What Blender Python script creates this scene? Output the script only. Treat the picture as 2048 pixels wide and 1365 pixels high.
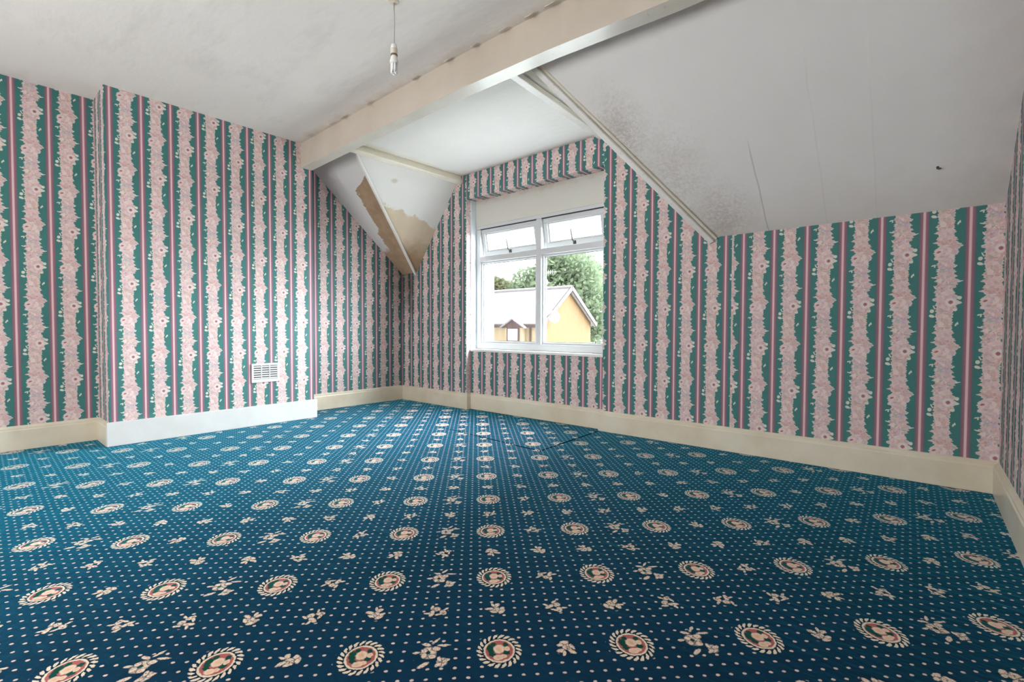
import bpy, bmesh, math, random
from mathutils import Vector, Matrix

for o in list(bpy.data.objects):
    bpy.data.objects.remove(o, do_unlink=True)
SC = bpy.context.scene
COL = SC.collection
PI = math.pi

# ------------------------------------------------------------------ camera, world, sun, exposure
CAM = Vector((4.4702, -3.2987, 0.80))
CR = Vector((0.75834338, 0.65185035, 0.0025364))
CU = Vector((-0.01871651, 0.01788446, 0.99966486))
CF = Vector((-0.65158653, 0.7581367, -0.02576292))
FPX = 955.91
cd = bpy.data.cameras.new('camera')
cd.sensor_fit = 'HORIZONTAL'; cd.sensor_width = 36.0
cd.lens = 36.0 * FPX / 2048.0
cd.clip_start = 0.02; cd.clip_end = 400
cam = bpy.data.objects.new('camera', cd); COL.objects.link(cam)
M = Matrix((CR, CU, -CF)).transposed().to_4x4(); M.translation = CAM
cam.matrix_world = M
SC.camera = cam

w = bpy.data.worlds.new('world'); SC.world = w; w.use_nodes = True
bg = w.node_tree.nodes['Background']
bg.inputs[0].default_value = (0.90, 0.955, 1.0, 1); bg.inputs[1].default_value = 3.0

sd = bpy.data.lights.new('sun', 'SUN'); sd.energy = 74.0; sd.angle = math.radians(100); sd.color = (0.86, 0.945, 1.0)
sun = bpy.data.objects.new('sun', sd); COL.objects.link(sun)
sun.rotation_euler = Vector((-0.58, -0.67, -0.42)).to_track_quat('-Z', 'Y').to_euler()

# added fill light behind the camera, set at the added rear window
ad = bpy.data.lights.new('rear_fill_light', 'AREA'); ad.shape = 'RECTANGLE'
ad.size = 3.0; ad.size_y = 1.2; ad.energy = 54; ad.color = (1.0, 0.98, 0.955)
al = bpy.data.objects.new('rear_fill_light', ad); COL.objects.link(al)
al.location = (2.4, -4.86, 1.0); al.rotation_euler = (PI / 2, 0, 0)

# portal in the dormer window: only steers sampling of the sky
pd = bpy.data.lights.new('window_portal', 'AREA'); pd.shape = 'RECTANGLE'
pd.size = 1.5; pd.size_y = 1.3; pd.cycles.is_portal = True
po = bpy.data.objects.new('window_portal', pd); COL.objects.link(po)
po.location = (1.80, 0.30, 1.2); po.rotation_euler = (-PI / 2, 0, 0)

SC.view_settings.view_transform = 'Standard'; SC.view_settings.look = 'None'
SC.view_settings.exposure = 0.28; SC.view_settings.gamma = 1.0
SC.view_settings.use_curve_mapping = False
SC.cycles.max_bounces = 6; SC.cycles.diffuse_bounces = 4; SC.cycles.glossy_bounces = 2
SC.cycles.transparent_max_bounces = 12; SC.cycles.adaptive_threshold = 0.1

# ------------------------------------------------------------------ helpers
def srgb(r, g, b):
    f = lambda c: c / 12.92 if c <= 0.04045 else ((c + 0.055) / 1.055) ** 2.4
    return (f(r / 255), f(g / 255), f(b / 255), 1.0)

def tag(o, label=None, cat=None, group=None, kind=None):
    if label: o['label'] = label
    if cat: o['category'] = cat
    if group: o['group'] = group
    if kind: o['kind'] = kind
    return o

def link(name, mesh, parent=None):
    o = bpy.data.objects.new(name, mesh); COL.objects.link(o)
    if parent: o.parent = parent
    return o

def empty(name, loc=(0, 0, 0)):
    o = bpy.data.objects.new(name, None); COL.objects.link(o); o.location = loc
    o.empty_display_size = 0.1
    return o

class MB:
    """collects faces (with optional uv per corner) into one mesh"""
    def __init__(s): s.v = []; s.f = []; s.uv = []; s.m = []
    def face(s, pts, uv=None, mi=0):
        n = len(s.v); s.v += [tuple(p) for p in pts]
        s.f.append(tuple(range(n, n + len(pts)))); s.uv.append(uv); s.m.append(mi)
    def box(s, a, b, mi=0):
        (x0, y0, z0), (x1, y1, z1) = a, b
        p = [(x0, y0, z0), (x1, y0, z0), (x1, y1, z0), (x0, y1, z0), (x0, y0, z1), (x1, y0, z1), (x1, y1, z1), (x0, y1, z1)]
        n = len(s.v); s.v += p
        for q in ((0, 3, 2, 1), (4, 5, 6, 7), (0, 1, 5, 4), (1, 2, 6, 5), (2, 3, 7, 6), (3, 0, 4, 7)):
            s.f.append(tuple(n + i for i in q)); s.uv.append(None); s.m.append(mi)
    def obox(s, c, ax, ay, az, hx, hy, hz):
        """oriented box: centre, three unit axes, half sizes"""
        c = Vector(c); ax, ay, az = Vector(ax) * hx, Vector(ay) * hy, Vector(az) * hz
        n = len(s.v)
        for k in (-1, 1):
            for q in ((-1, -1), (1, -1), (1, 1), (-1, 1)):
                s.v.append(tuple(c + ax * q[0] + ay * q[1] + az * k))
        for q in ((0, 3, 2, 1), (4, 5, 6, 7), (0, 1, 5, 4), (1, 2, 6, 5), (2, 3, 7, 6), (3, 0, 4, 7)):
            s.f.append(tuple(n + i for i in q)); s.uv.append(None); s.m.append(0)
    def beam(s, a, b, up, wd, ht):
        """bar from a to b, width across and height along up"""
        a, b = Vector(a), Vector(b); d = (b - a); L = d.length; d.normalize()
        up = Vector(up); up = (up - d * up.dot(d)).normalized(); sd_ = d.cross(up)
        s.obox((a + b) / 2, d, sd_, up, L / 2, wd / 2, ht / 2)
    def tube(s, pts, r, n=10, caps=True):
        pts = [Vector(p) for p in pts]; rs = r if isinstance(r, (list, tuple)) else [r] * len(pts)
        rings = []
        for i, p in enumerate(pts):
            d = (pts[min(i + 1, len(pts) - 1)] - pts[max(i - 1, 0)]).normalized()
            t = Vector((0, 0, 1)) if abs(d.z) < 0.9 else Vector((1, 0, 0))
            a = d.cross(t).normalized(); b = d.cross(a)
            st = len(s.v)
            for k in range(n):
                th = 2 * PI * k / n
                s.v.append(tuple(p + (a * math.cos(th) + b * math.sin(th)) * rs[i]))
            rings.append(st)
        for i in range(len(rings) - 1):
            for k in range(n):
                s.f.append((rings[i] + k, rings[i] + (k + 1) % n, rings[i + 1] + (k + 1) % n, rings[i + 1] + k)); s.uv.append(None); s.m.append(0)
        if caps:
            s.f.append(tuple(rings[0] + k for k in range(n))[::-1]); s.uv.append(None); s.m.append(0)
            s.f.append(tuple(rings[-1] + k for k in range(n))); s.uv.append(None); s.m.append(0)
    def lathe(s, prof, c, n=20):
        """profile (r, z) revolved about the vertical through c"""
        st = len(s.v)
        for r, z in prof:
            for k in range(n):
                th = 2 * PI * k / n
                s.v.append((c[0] + r * math.cos(th), c[1] + r * math.sin(th), c[2] + z))
        for i in range(len(prof) - 1):
            for k in range(n):
                s.f.append((st + i * n + k, st + i * n + (k + 1) % n, st + (i + 1) * n + (k + 1) % n, st + (i + 1) * n + k)); s.uv.append(None); s.m.append(0)
    def prism(s, poly, d):
        """solid from a planar polygon pushed by vector d"""
        d = Vector(d); poly = [Vector(p) for p in poly]; n = len(poly); st = len(s.v)
        s.v += [tuple(p) for p in poly] + [tuple(p + d) for p in poly]
        s.f.append(tuple(range(st, st + n))); s.f.append(tuple(range(st + 2 * n - 1, st + n - 1, -1)))
        s.uv += [None, None]; s.m += [0, 0]
        for i in range(n):
            j = (i + 1) % n
            s.f.append((st + j, st + i, st + n + i, st + n + j)); s.uv.append(None); s.m.append(0)
    def build(s, name, mats, parent=None, smooth=False, bevel=0, recalc=True):
        me = bpy.data.meshes.new(name); me.from_pydata(s.v, [], s.f)
        for mt in (mats if isinstance(mats, (list, tuple)) else [mats]): me.materials.append(mt)
        for i, p in enumerate(me.polygons): p.material_index = s.m[i]; p.use_smooth = smooth
        if any(u for u in s.uv):
            ul = me.uv_layers.new(name='uv')
            for i, p in enumerate(me.polygons):
                if s.uv[i]:
                    for k, li in enumerate(p.loop_indices): ul.data[li].uv = s.uv[i][k]
        if recalc:
            bm = bmesh.new(); bm.from_mesh(me); bmesh.ops.recalc_face_normals(bm, faces=bm.faces); bm.to_mesh(me); bm.free()
        o = link(name, me, parent)
        if bevel:
            md = o.modifiers.new('bevel', 'BEVEL'); md.width = bevel; md.segments = 2; md.limit_method = 'ANGLE'
        return o

# ------------------------------------------------------------------ node helpers
class NT:
    def __init__(s, name):
        s.mat = bpy.data.materials.new(name); s.mat.use_nodes = True
        s.t = s.mat.node_tree; s.t.nodes.clear()
        s.out = s.t.nodes.new('ShaderNodeOutputMaterial')
    def n(s, typ, **kw):
        nd = s.t.nodes.new(typ)
        for k, v in kw.items(): setattr(nd, k, v)
        return nd
    def set(s, inp, v):
        if isinstance(v, bpy.types.NodeSocket): s.t.links.new(v, inp)
        elif v is not None: inp.default_value = v
    def m(s, op, a, b=None, c=None, clamp=False):
        nd = s.n('ShaderNodeMath', operation=op, use_clamp=clamp)
        for i, v in enumerate((a, b, c)): s.set(nd.inputs[i], v)
        return nd.outputs[0]
    def add(s, a, b): return s.m('ADD', a, b)
    def sub(s, a, b): return s.m('SUBTRACT', a, b)
    def mul(s, a, b): return s.m('MULTIPLY', a, b)
    def step(s, a, lo, hi):
        """0 at lo, 1 at hi, clamped"""
        nd = s.n('ShaderNodeMapRange'); nd.clamp = True
        s.set(nd.inputs[0], a); s.set(nd.inputs[1], lo); s.set(nd.inputs[2], hi)
        return nd.outputs[0]
    def mix(s, f, a, b, blend='MIX'):
        nd = s.n('ShaderNodeMix', data_type='RGBA', blend_type=blend)
        s.set(nd.inputs['Factor'], f); s.set(nd.inputs[6], a); s.set(nd.inputs[7], b)
        return nd.outputs[2]
    def vec(s, x, y, z=0.0):
        nd = s.n('ShaderNodeCombineXYZ')
        for i, v in enumerate((x, y, z)): s.set(nd.inputs[i], v)
        return nd.outputs[0]
    def sep(s, v):
        nd = s.n('ShaderNodeSeparateXYZ'); s.set(nd.inputs[0], v); return nd.outputs
    def noise(s, vec, scale, detail=2, rough=0.5, dist=0.0):
        nd = s.n('ShaderNodeTexNoise'); s.set(nd.inputs['Vector'], vec)
        nd.inputs['Scale'].default_value = scale; nd.inputs['Detail'].default_value = detail
        nd.inputs['Roughness'].default_value = rough; nd.inputs['Distortion'].default_value = dist
        return nd.outputs
    def voro(s, vec, scale, feature='F1'):
        nd = s.n('ShaderNodeTexVoronoi', feature=feature); s.set(nd.inputs['Vector'], vec); nd.inputs['Scale'].default_value = scale
        return nd.outputs
    def ramp(s, f, stops, interp='LINEAR'):
        nd = s.n('ShaderNodeValToRGB'); cr = nd.color_ramp; cr.interpolation = interp
        while len(cr.elements) < len(stops): cr.elements.new(0.5)
        for e, (p, c) in zip(cr.elements, stops): e.position = p; e.color = c
        s.set(nd.inputs[0], f); return nd.outputs[0]
    def mapping(s, vec, loc=(0, 0, 0), rot=(0, 0, 0), scale=(1, 1, 1), typ='TEXTURE'):
        nd = s.n('ShaderNodeMapping', vector_type=typ); s.set(nd.inputs[0], vec)
        nd.inputs[1].default_value = loc; nd.inputs[2].default_value = rot; nd.inputs[3].default_value = scale
        return nd.outputs[0]
    def ell(s, vec, cx, cy, rx, ry, rot=0):
        """distance from an ellipse's centre, 1 on its edge"""
        mp = s.mapping(vec, (cx, cy, 0), (0, 0, math.radians(rot)), (rx, ry, 1))
        nd = s.n('ShaderNodeVectorMath', operation='LENGTH'); s.set(nd.inputs[0], mp); return nd.outputs['Value']
    def union(s, vec, lst):
        d = None
        for e in lst:
            q = s.ell(vec, *e); d = q if d is None else s.m('MINIMUM', d, q)
        return d
    def layers(s, vec, lst, soft=0.16):
        """mask of overlapping petals, each with a thin gap round it"""
        mk_ = None
        for e in lst:
            q = s.ell(vec, *e); on_ = s.step(q, 1.0 + soft, 1.0 - soft)
            if mk_ is None: mk_ = on_
            else: mk_ = s.m('MAXIMUM', s.m('MINIMUM', mk_, s.step(q, 1.12, 1.38)), on_)
        return mk_
    def bump(s, h, strength=0.3, dist=0.01):
        nd = s.n('ShaderNodeBump'); s.set(nd.inputs['Height'], h); nd.inputs['Strength'].default_value = strength
        nd.inputs['Distance'].default_value = dist; return nd.outputs[0]
    def bsdf(s, col, rough=0.6, normal=None, spec=0.5, metal=0.0, **kw):
        p = s.n('ShaderNodeBsdfPrincipled'); s.set(p.inputs['Base Color'], col); s.set(p.inputs['Roughness'], rough)
        p.inputs['Specular IOR Level'].default_value = spec; p.inputs['Metallic'].default_value = metal
        if normal is not None: s.t.links.new(normal, p.inputs['Normal'])
        for k, v in kw.items(): s.set(p.inputs[k.replace('_', ' ')], v)
        s.t.links.new(p.outputs[0], s.out.inputs[0]); return p
    def obj(s): return s.n('ShaderNodeTexCoord').outputs['Object']

def simple(name, col, rough=0.6, spec=0.5, nscale=25, namp=0.06, bumpk=0.0, bscale=60, **kw):
    """plain surface with faint mottling"""
    t = NT(name); o = t.obj()
    nz = t.noise(o, nscale, 3)[0]
    f = t.m('MULTIPLY_ADD', nz, 2 * namp, 1 - namp)
    c = t.mix(1.0, col, t.vec(f, f, f), 'MULTIPLY')
    nm = t.bump(t.noise(o, bscale, 3)[0], bumpk, 0.004) if bumpk else None
    t.bsdf(c, rough, nm, spec, **kw)
    return t.mat

# ------------------------------------------------------------------ wallpaper (flat print, uv: u counts stripes, v counts repeats)
WP, WV = 0.1733, 0.511
def make_wallpaper():
    t = NT('striped_floral_wallpaper')
    uvn = t.n('ShaderNodeUVMap'); uvn.uv_map = 'uv'
    u, v, _ = t.sep(uvn.outputs[0])
    k = t.m('FLOOR', u); f = t.sub(u, k)
    par = t.m('FRACT', t.mul(k, 0.5))
    fv = t.m('FRACT', t.add(v, par))
    # edges of the floral band traced as profiles over one repeat
    L = [(40,810),(65,862),(95,835),(110,858),(125,850),(150,846),(190,845),(215,838),(240,852),(280,845),(305,852),(330,815),(345,842),(360,830),(380,848),(400,800),(420,850),(445,842),(470,820),(490,838),(505,780),(525,840),(555,852),(575,815),(590,800),(615,793),(640,800),(665,808),(690,790),(702,840),(730,836),(750,812),(765,838),(795,833),(820,812),(835,832),(850,825),(870,832),(890,775),(910,830),(930,790),(950,832),(975,820),(990,792),(1010,818),(1030,812),(1050,790),(1070,812),(1090,800),(1105,818),(1120,780)]
    R_ = [(10,1100),(28,1062),(40,1058),(58,1100),(78,1106),(95,1060),(112,1050),(130,1062),(148,1058),(165,1015),(190,1022),(220,1016),(250,1008),(280,1016),(300,1012),(320,1003),(350,1010),(372,1006),(400,1032),(415,1005),(430,1000),(455,1018),(485,1048),(500,1020),(525,1060),(550,1093),(575,1062),(600,1040),(615,1048),(640,1040),(660,1008),(690,998),(705,1012),(720,1005),(745,992),(770,1028),(790,985),(810,998),(830,1022),(850,995),(865,1010),(880,1038),(900,998),(915,1030),(935,1066),(950,1022),(968,1036),(985,1012),(1000,1024),(1020,974),(1040,990),(1060,1006),(1080,1000)]
    rnd = random.Random(3)
    def curve(data, s, target):
        pts = []
        for Y, X in data:
            pts.append(((0.25 - (Y - 65) / 1100.0) % 1.0, (X - (707 - 0.0363 * Y)) / 480.0))
        pts.sort(); out = []
        for i, (a, b) in enumerate(pts):
            out.append((a, b + s * 0.012))
            a2, b2 = pts[(i + 1) % len(pts)]
            if i + 1 < len(pts):
                out.append((a + (a2 - a) * 0.35, b * 0.65 + b2 * 0.35 - s * rnd.uniform(0.0, 0.02)))
                out.append((a + (a2 - a) * 0.62, b * 0.38 + b2 * 0.62 + s * rnd.uniform(0.008, 0.035)))
        y0 = (out[0][1] + out[-1][1]) / 2
        out = [(0.0, y0)] + [q for q in out if 0.003 < q[0] < 0.997] + [(1.0, y0)]
        nd = t.n('ShaderNodeFloatCurve'); cm = nd.mapping; cv = cm.curves[0]
        cv.points[0].location = out[0]; cv.points[1].location = out[-1]
        for q in out[1:-1]: cv.points.new(*q)
        for p_ in cv.points: p_.handle_type = 'VECTOR'
        cm.update(); nd.inputs[0].default_value = 1.0
        t.set(nd.inputs[1], target); return nd.outputs[0]
    # leaf-like slant: the right edge samples the profile a little above, the further out
    l = curve(L, -1, t.add(fv, 0.0)); r = curve(R_, 1, fv)
    inside = t.m('MINIMUM', t.step(t.sub(f, l), -0.004, 0.010), t.step(t.sub(r, f), -0.004, 0.010))
    pv = t.vec(t.mul(f, WP), t.mul(fv, WV))
    wob = t.noise(pv, 160, 1)[1]
    dv = t.n('ShaderNodeVectorMath', operation='MULTIPLY_ADD')
    t.set(dv.inputs[0], wob); dv.inputs[1].default_value = (0.004, 0.004, 0); t.set(dv.inputs[2], pv)
    pw = t.n('ShaderNodeVectorMath', operation='SUBTRACT'); t.set(pw.inputs[0], dv.outputs[0]); pw.inputs[1].default_value = (0.002, 0.002, 0)
    pw = pw.outputs[0]
    def P(X, Y): return ((X - (707 - 0.0363 * Y)) / 480.0 * WP, ((0.25 - (Y - 65) / 1100.0) % 1.0) * WV)
    ex = []
    for X, Y, a, b, rot in ((803,160,.0085,.0095,0),(800,215,.011,.0075,20),(826,118,.003,.011,-25),(1050,310,.0035,.008,15),(1068,295,.003,.007,-10),
                            (1090,18,.009,.009,0),(1088,70,.010,.005,0),(1042,148,.009,.007,0),(785,755,.010,.003,-20),(800,765,.003,.007,10),
                            (800,1000,.003,.011,-30),(1015,775,.0028,.009,40),(1000,690,.0028,.008,30),(785,890,.009,.0028,10),(1060,940,.012,.003,-18)):
        x, y = P(X, Y); ex.append((x, y, a, b, -rot))
    dmin = t.union(pw, ex)
    petals = t.step(dmin, 1.08, 0.92)
    band = t.m('MAXIMUM', inside, petals)
    # colours of the bouquet
    vz = t.voro(pw, 52)
    vc = t.sep(vz['Color'])
    flo = t.ramp(vc[0], [(0.0, srgb(223,196,192)), (0.22, srgb(210,176,177)), (0.42, srgb(230,210,204)), (0.58, srgb(196,178,194)), (0.72, srgb(218,186,172)), (0.86, srgb(203,160,161)), (1.0, srgb(184,186,172))], 'LINEAR')
    nz = t.noise(pv, 62, 3, 0.6)
    flo = t.mix(t.step(nz[0], 0.56, 0.72), flo, srgb(190,138,144))
    nz2 = t.noise(t.mapping(pv, (0.3, 0.1, 0), typ='POINT'), 75, 3, 0.6)
    flo = t.mix(t.mul(t.step(nz2[0], 0.50, 0.68), 0.8), flo, srgb(230,218,212))
    nz3 = t.noise(t.mapping(pv, (0.7, 0.5, 0), typ='POINT'), 55, 2, 0.5)
    flo = t.mix(t.mul(t.step(nz3[0], 0.60, 0.75), 0.45), flo, srgb(164,158,176))
    # pale rims where the band meets the ground
    rim = t.sub(1.0, t.m('MINIMUM', t.step(t.sub(f, l), 0.015, 0.06), t.step(t.sub(r, f), 0.015, 0.06)))
    flo = t.mix(t.mul(rim, 0.45), flo, srgb(222,214,202))
    flo = t.mix(petals, flo, srgb(216,216,202))
    # two big blooms per repeat
    xr, yr = P(1000, 65); xl, yl = P(843, 612)
    d1 = t.ell(pw, xr, yr, .024, .028)
    flo = t.mix(t.mul(t.step(d1, 1.05, 0.6), 0.75), flo, srgb(233,222,214))
    d2 = t.ell(pw, xl + .006, yl, .022, .022)
    flo = t.mix(t.mul(t.step(d2, 1.05, 0.6), 0.6), flo, srgb(232,214,206))
    dc = t.m('MINIMUM', t.ell(pw, xr, yr, .0095, .0095, 0), t.ell(pw, xl, yl + .001, .0095, .0055, 25))
    flo = t.mix(t.step(dc, 1.15, 0.7), flo, srgb(165,105,112))
    # stripe and ground
    d = t.m('MINIMUM', f, t.sub(1.0, f))
    teal = srgb(64,122,117)
    tn = t.noise(pv, 14, 2)[0]
    tealc = t.mix(tn, srgb(58,116,112), srgb(70,128,122))
    st = t.ramp(t.mul(d, 2.0), [(0.0, srgb(224,194,194)), (0.034, srgb(226,194,196)), (0.060, srgb(196,154,158)), (0.082, srgb(156,108,122)), (0.15, srgb(148,104,118)), (0.19, srgb(118,106,116)), (0.235, srgb(90,112,120)), (0.26, teal)])
    base = t.mix(t.step(d, 0.105, 0.132), st, tealc)
    colr = t.mix(band, base, flo)
    ob = t.obj()
    wear = t.noise(ob, 3.0, 3, 0.6)[0]
    wf = t.m('MULTIPLY_ADD', wear, 0.16, 0.92)
    colr = t.mix(1.0, colr, t.vec(wf, wf, wf), 'MULTIPLY')
    # damp stain round the foot of the left valley and rust at the corner
    ox, oy, oz = t.sep(ob)
    dx = t.m('POWER', t.m('DIVIDE', t.sub(ox, 0.10), 0.22), 2.0); dy = t.m('POWER', t.m('DIVIDE', oy, 0.30), 2.0); dz = t.m('POWER', t.m('DIVIDE', t.sub(oz, 1.35), 0.55), 2.0)
    dd = t.m('SQRT', t.add(t.add(dx, dy), dz))
    damp = t.mul(t.step(t.add(dd, t.m('MULTIPLY_ADD', t.noise(ob, 9, 4, .65)[0], 1.0, -0.5)), 1.05, 0.2), 0.7)
    colr = t.mix(damp, colr, srgb(120,100,80), 'MULTIPLY')
    nb = t.bump(t.noise(ob, 22, 2, 0.6)[0], 0.18, 0.006)
    t.bsdf(colr, 0.62, nb, 0.3)
    return t.mat
PAPER = make_wallpaper()

# ------------------------------------------------------------------ carpet (woven pattern)
CA, CB = 0.3364, 0.3520
def make_carpet():
    t = NT('patterned_carpet')
    ob = t.obj(); x, y, _ = t.sep(ob)
    X = t.sub(x, 3.438); Y = t.sub(y, -2.184)
    q = 2 ** -0.5
    s = t.mul(t.add(X, Y), q); tt = t.mul(t.sub(Y, X), q)
    hs = t.m('ROUND', t.m('DIVIDE', s, CA / 2)); ht = t.m('ROUND', t.m('DIVIDE', tt, CB / 2))
    lx = t.sub(s, t.mul(hs, CA / 2)); ly = t.sub(tt, t.mul(ht, CB / 2))
    p0 = t.vec(s, tt)
    wob = t.noise(p0, 130, 1)[1]
    def jitter(vec, k):
        a = t.n('ShaderNodeVectorMath', operation='MULTIPLY_ADD'); t.set(a.inputs[0], wob); a.inputs[1].default_value = (k, k, 0)
        b = t.n('ShaderNodeVectorMath', operation='SUBTRACT'); t.set(b.inputs[0], vec); b.inputs[1].default_value = (k / 2, k / 2, 0)
        t.set(a.inputs[2], b.outputs[0]); return a.outputs[0]
    loc = jitter(t.vec(lx, ly), 0.006)
    odd_s = t.m('GREATER_THAN', t.m('FRACT', t.m('ABSOLUTE', t.mul(hs, 0.5))), 0.25)
    odd_t = t.m('GREATER_THAN', t.m('FRACT', t.m('ABSOLUTE', t.mul(ht, 0.5))), 0.25)
    med = t.mul(t.sub(1.0, odd_s), t.sub(1.0, odd_t))
    # --- ground
    g1 = t.noise(p0, 420, 2)[0]; g2 = t.noise(ob, 2.2, 3, 0.6)[0]
    ground = t.mix(g1, srgb(0,29,51), srgb(2,53,84))
    ground = t.mix(t.mul(t.step(g2, 0.35, 0.7), 0.35), ground, srgb(1,19,40))
    cream = t.mix(g1, srgb(208,186,160), srgb(244,228,206)); blush = srgb(190,110,100); green = srgb(18,66,48)
    # --- pin dots
    ds, dt = 0.0320, 0.0332
    us = t.m('DIVIDE', t.add(s, 0.0115), ds); ut = t.m('DIVIDE', t.add(tt, 0.007), dt)
    ex = t.mul(t.sub(us, t.m('ROUND', us)), ds); ey = t.mul(t.sub(ut, t.m('ROUND', ut)), dt)
    dot = t.step(t.ell(jitter(t.vec(ex, ey), 0.003), 0, 0, 0.0046, 0.0037, 0), 1.2, 0.8)
    # --- medallion
    mx, my, _ = t.sep(loc)
    rho = t.ell(loc, 0, 0, 0.0535, 0.059)
    th = t.m('ARCTAN2', my, mx)
    lf = t.m('FRACT', t.add(t.mul(th, 22 / (2 * PI)), t.mul(rho, 2.6)))
    tooth = t.m('ABSOLUTE', t.sub(lf, 0.5))
    lw_ = t.sub(0.36, t.mul(t.m('ABSOLUTE', t.sub(rho, 0.93)), 1.3))
    leaf = t.mul(t.step(t.sub(tooth, lw_), 0.03, -0.03), t.mul(t.step(rho, 0.77, 0.80), t.step(rho, 1.06, 1.02)))
    ring = t.mul(t.step(rho, 0.62, 0.655), t.step(rho, 0.745, 0.715))
    disc = t.step(rho, 0.70, 0.66)
    medc = t.mix(1.0, ground, (1, 1, 1, 1), 'MULTIPLY')
    medc = t.mix(t.mul(t.step(rho, 1.0, 0.95), 0.75), medc, srgb(3,16,30))
    medc = t.mix(disc, medc, t.mix(g1, srgb(150,62,64), srgb(192,112,104)))
    gl = t.union(loc, [(-.021,.006,.010,.018,10),(-.013,.024,.007,.008,0),(.017,.021,.007,.009,20),(.018,-.008,.009,.009,0),(-.017,-.014,.010,.007,-30)])
    medc = t.mix(t.mul(disc, t.step(gl, 1.1, 0.85)), medc, green)
    fl = t.union(loc, [(0,.006,.014,.016,0),(.020,.006,.007,.009,0),(-.003,-.025,.013,.010,0),(.010,-.021,.008,.007,0)])
    medc = t.mix(t.mul(disc, t.step(fl, 1.1, 0.85)), medc, t.mix(t.step(fl, 0.2, 0.9), srgb(226,176,140), cream))
    medc = t.mix(t.m('MAXIMUM', leaf, ring), medc, cream)
    # --- sprigs
    big = [(-.006,.004,.0185,.021,0),(-.017,.012,.008,.008,0),(.004,-.010,.009,.008,0),(-.016,-.006,.007,.009,0),(.029,-.031,.012,.015,0),(.038,-.026,.010,.005,30),(.022,-.020,.005,.009,10),(.020,-.040,.009,.005,35),(.009,.048,.004,.014,-38),(-.014,.035,.012,.005,-20),(-.036,.006,.009,.0045,10),(.031,.030,.016,.0042,0),(-.015,-.039,.015,.006,38),(.012,.018,.010,.008,0)]
    sma = [(0,.0,.010,.009,0),(.006,.006,.006,.005,40),(-.007,.007,.005,.006,-30),(-.019,.001,.007,.012,0),(.018,.009,.012,.006,35),(.009,-.017,.007,.010,0),(0,.015,.011,.005,15),(-.012,-.012,.006,.008,0),(.02,-.012,.010,.004,-30)]
    trio = [(-.017,.006,.008,.012,20),(-.020,.013,.006,.005,0),(.0,-.012,.011,.010,0),(.003,-.014,.005,.005,0),(.014,.006,.007,.015,-20),(.027,.004,.009,.004,0),(-.006,.014,.012,.004,10),(-.026,-.008,.009,.004,30),(.012,-.022,.004,.010,-20)]
    wn = t.n('ShaderNodeTexWhiteNoise', noise_dimensions='2D'); t.set(wn.inputs['Vector'], t.vec(hs, ht))
    rot = t.n('ShaderNodeVectorRotate', rotation_type='Z_AXIS'); t.set(rot.inputs['Vector'], loc)
    t.set(rot.inputs['Angle'], t.mul(wn.outputs['Value'], 2 * PI)); rl = rot.outputs[0]
    dbig = t.layers(loc, big); dsma = t.layers(rl, sma); dtri = t.layers(rl, trio)
    bigsel = t.mul(t.mul(odd_s, t.sub(1.0, odd_t)), t.m('GREATER_THAN', t.m('FRACT', t.mul(t.add(hs, 400.0), 0.25)), 0.6))
    trisel = t.m('GREATER_THAN', t.sep(wn.outputs['Color'])[1], 0.5)
    dsp = t.add(t.mul(trisel, dtri), t.mul(t.sub(1.0, trisel), dsma))
    dsp = t.add(t.mul(bigsel, dbig), t.mul(t.sub(1.0, bigsel), dsp))
    gaps = t.noise(p0, 190, 1)[0]
    sprig = t.mul(dsp, t.step(gaps, 0.30, 0.36))
    spc = t.mix(t.step(t.noise(p0, 190, 2)[0], 0.52, 0.66), cream, srgb(200,132,116))
    spc = t.mix(t.mul(bigsel, t.step(t.ell(loc, -.007, .004, .006, .007), 1.1, 0.8)), spc, green)
    shade = t.mul(t.step(t.ell(t.vec(lx, ly), 0, 0, 1, 1), 0.036, 0.024), 0.45)
    # --- compose
    motif_r = t.ell(t.vec(lx, ly), 0, 0, 1, 1)
    lim = t.add(t.add(0.030, t.mul(med, 0.034)), t.mul(bigsel, 0.014))
    dotm = t.mul(dot, t.step(motif_r, lim, t.add(lim, 0.004)))
    col = t.mix(dotm, ground, t.mix(g1, srgb(200,168,154), srgb(234,212,196)))
    spg = t.mix(sprig, t.mix(shade, col, srgb(4,26,46)), spc)
    col = t.mix(med, spg, t.mix(t.step(rho, 1.08, 1.04), col, medc))
    roll = t.noise(t.mapping(ob, rot=(0, 0, 0.75), scale=(5, 14, 1), typ='POINT'), 1.6, 3, 0.65)[0]
    nb = t.bump(roll, 0.45, 0.012)
    t.bsdf(col, 0.9, nb, 0.12, Sheen_Weight=0.75, Sheen_Roughness=0.32, Sheen_Tint=srgb(30,175,205))
    return t.mat
CARPET = make_carpet()

# ------------------------------------------------------------------ painted surfaces
def stained(name, base, fn, rough=0.75, wrinkle=0.25, wscale=(6, 6, 6)):
    t = NT(name); ob = t.obj()
    mot = t.noise(ob, 2.0, 5, 0.65)[0]
    f = t.m('MULTIPLY_ADD', mot, 0.10, 0.95)
    c = t.mix(1.0, base, t.vec(f, f, t.mul(f, 0.995)), 'MULTIPLY')
    c, h = fn(t, ob, c)
    wr = t.noise(t.mapping(ob, scale=wscale, typ='POINT'), 1.0, 4, 0.6)[0]
    hh = wr if h is None else t.add(wr, h)
    t.bsdf(c, rough, t.bump(hh, wrinkle, 0.02), 0.3)
    return t.mat

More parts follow.
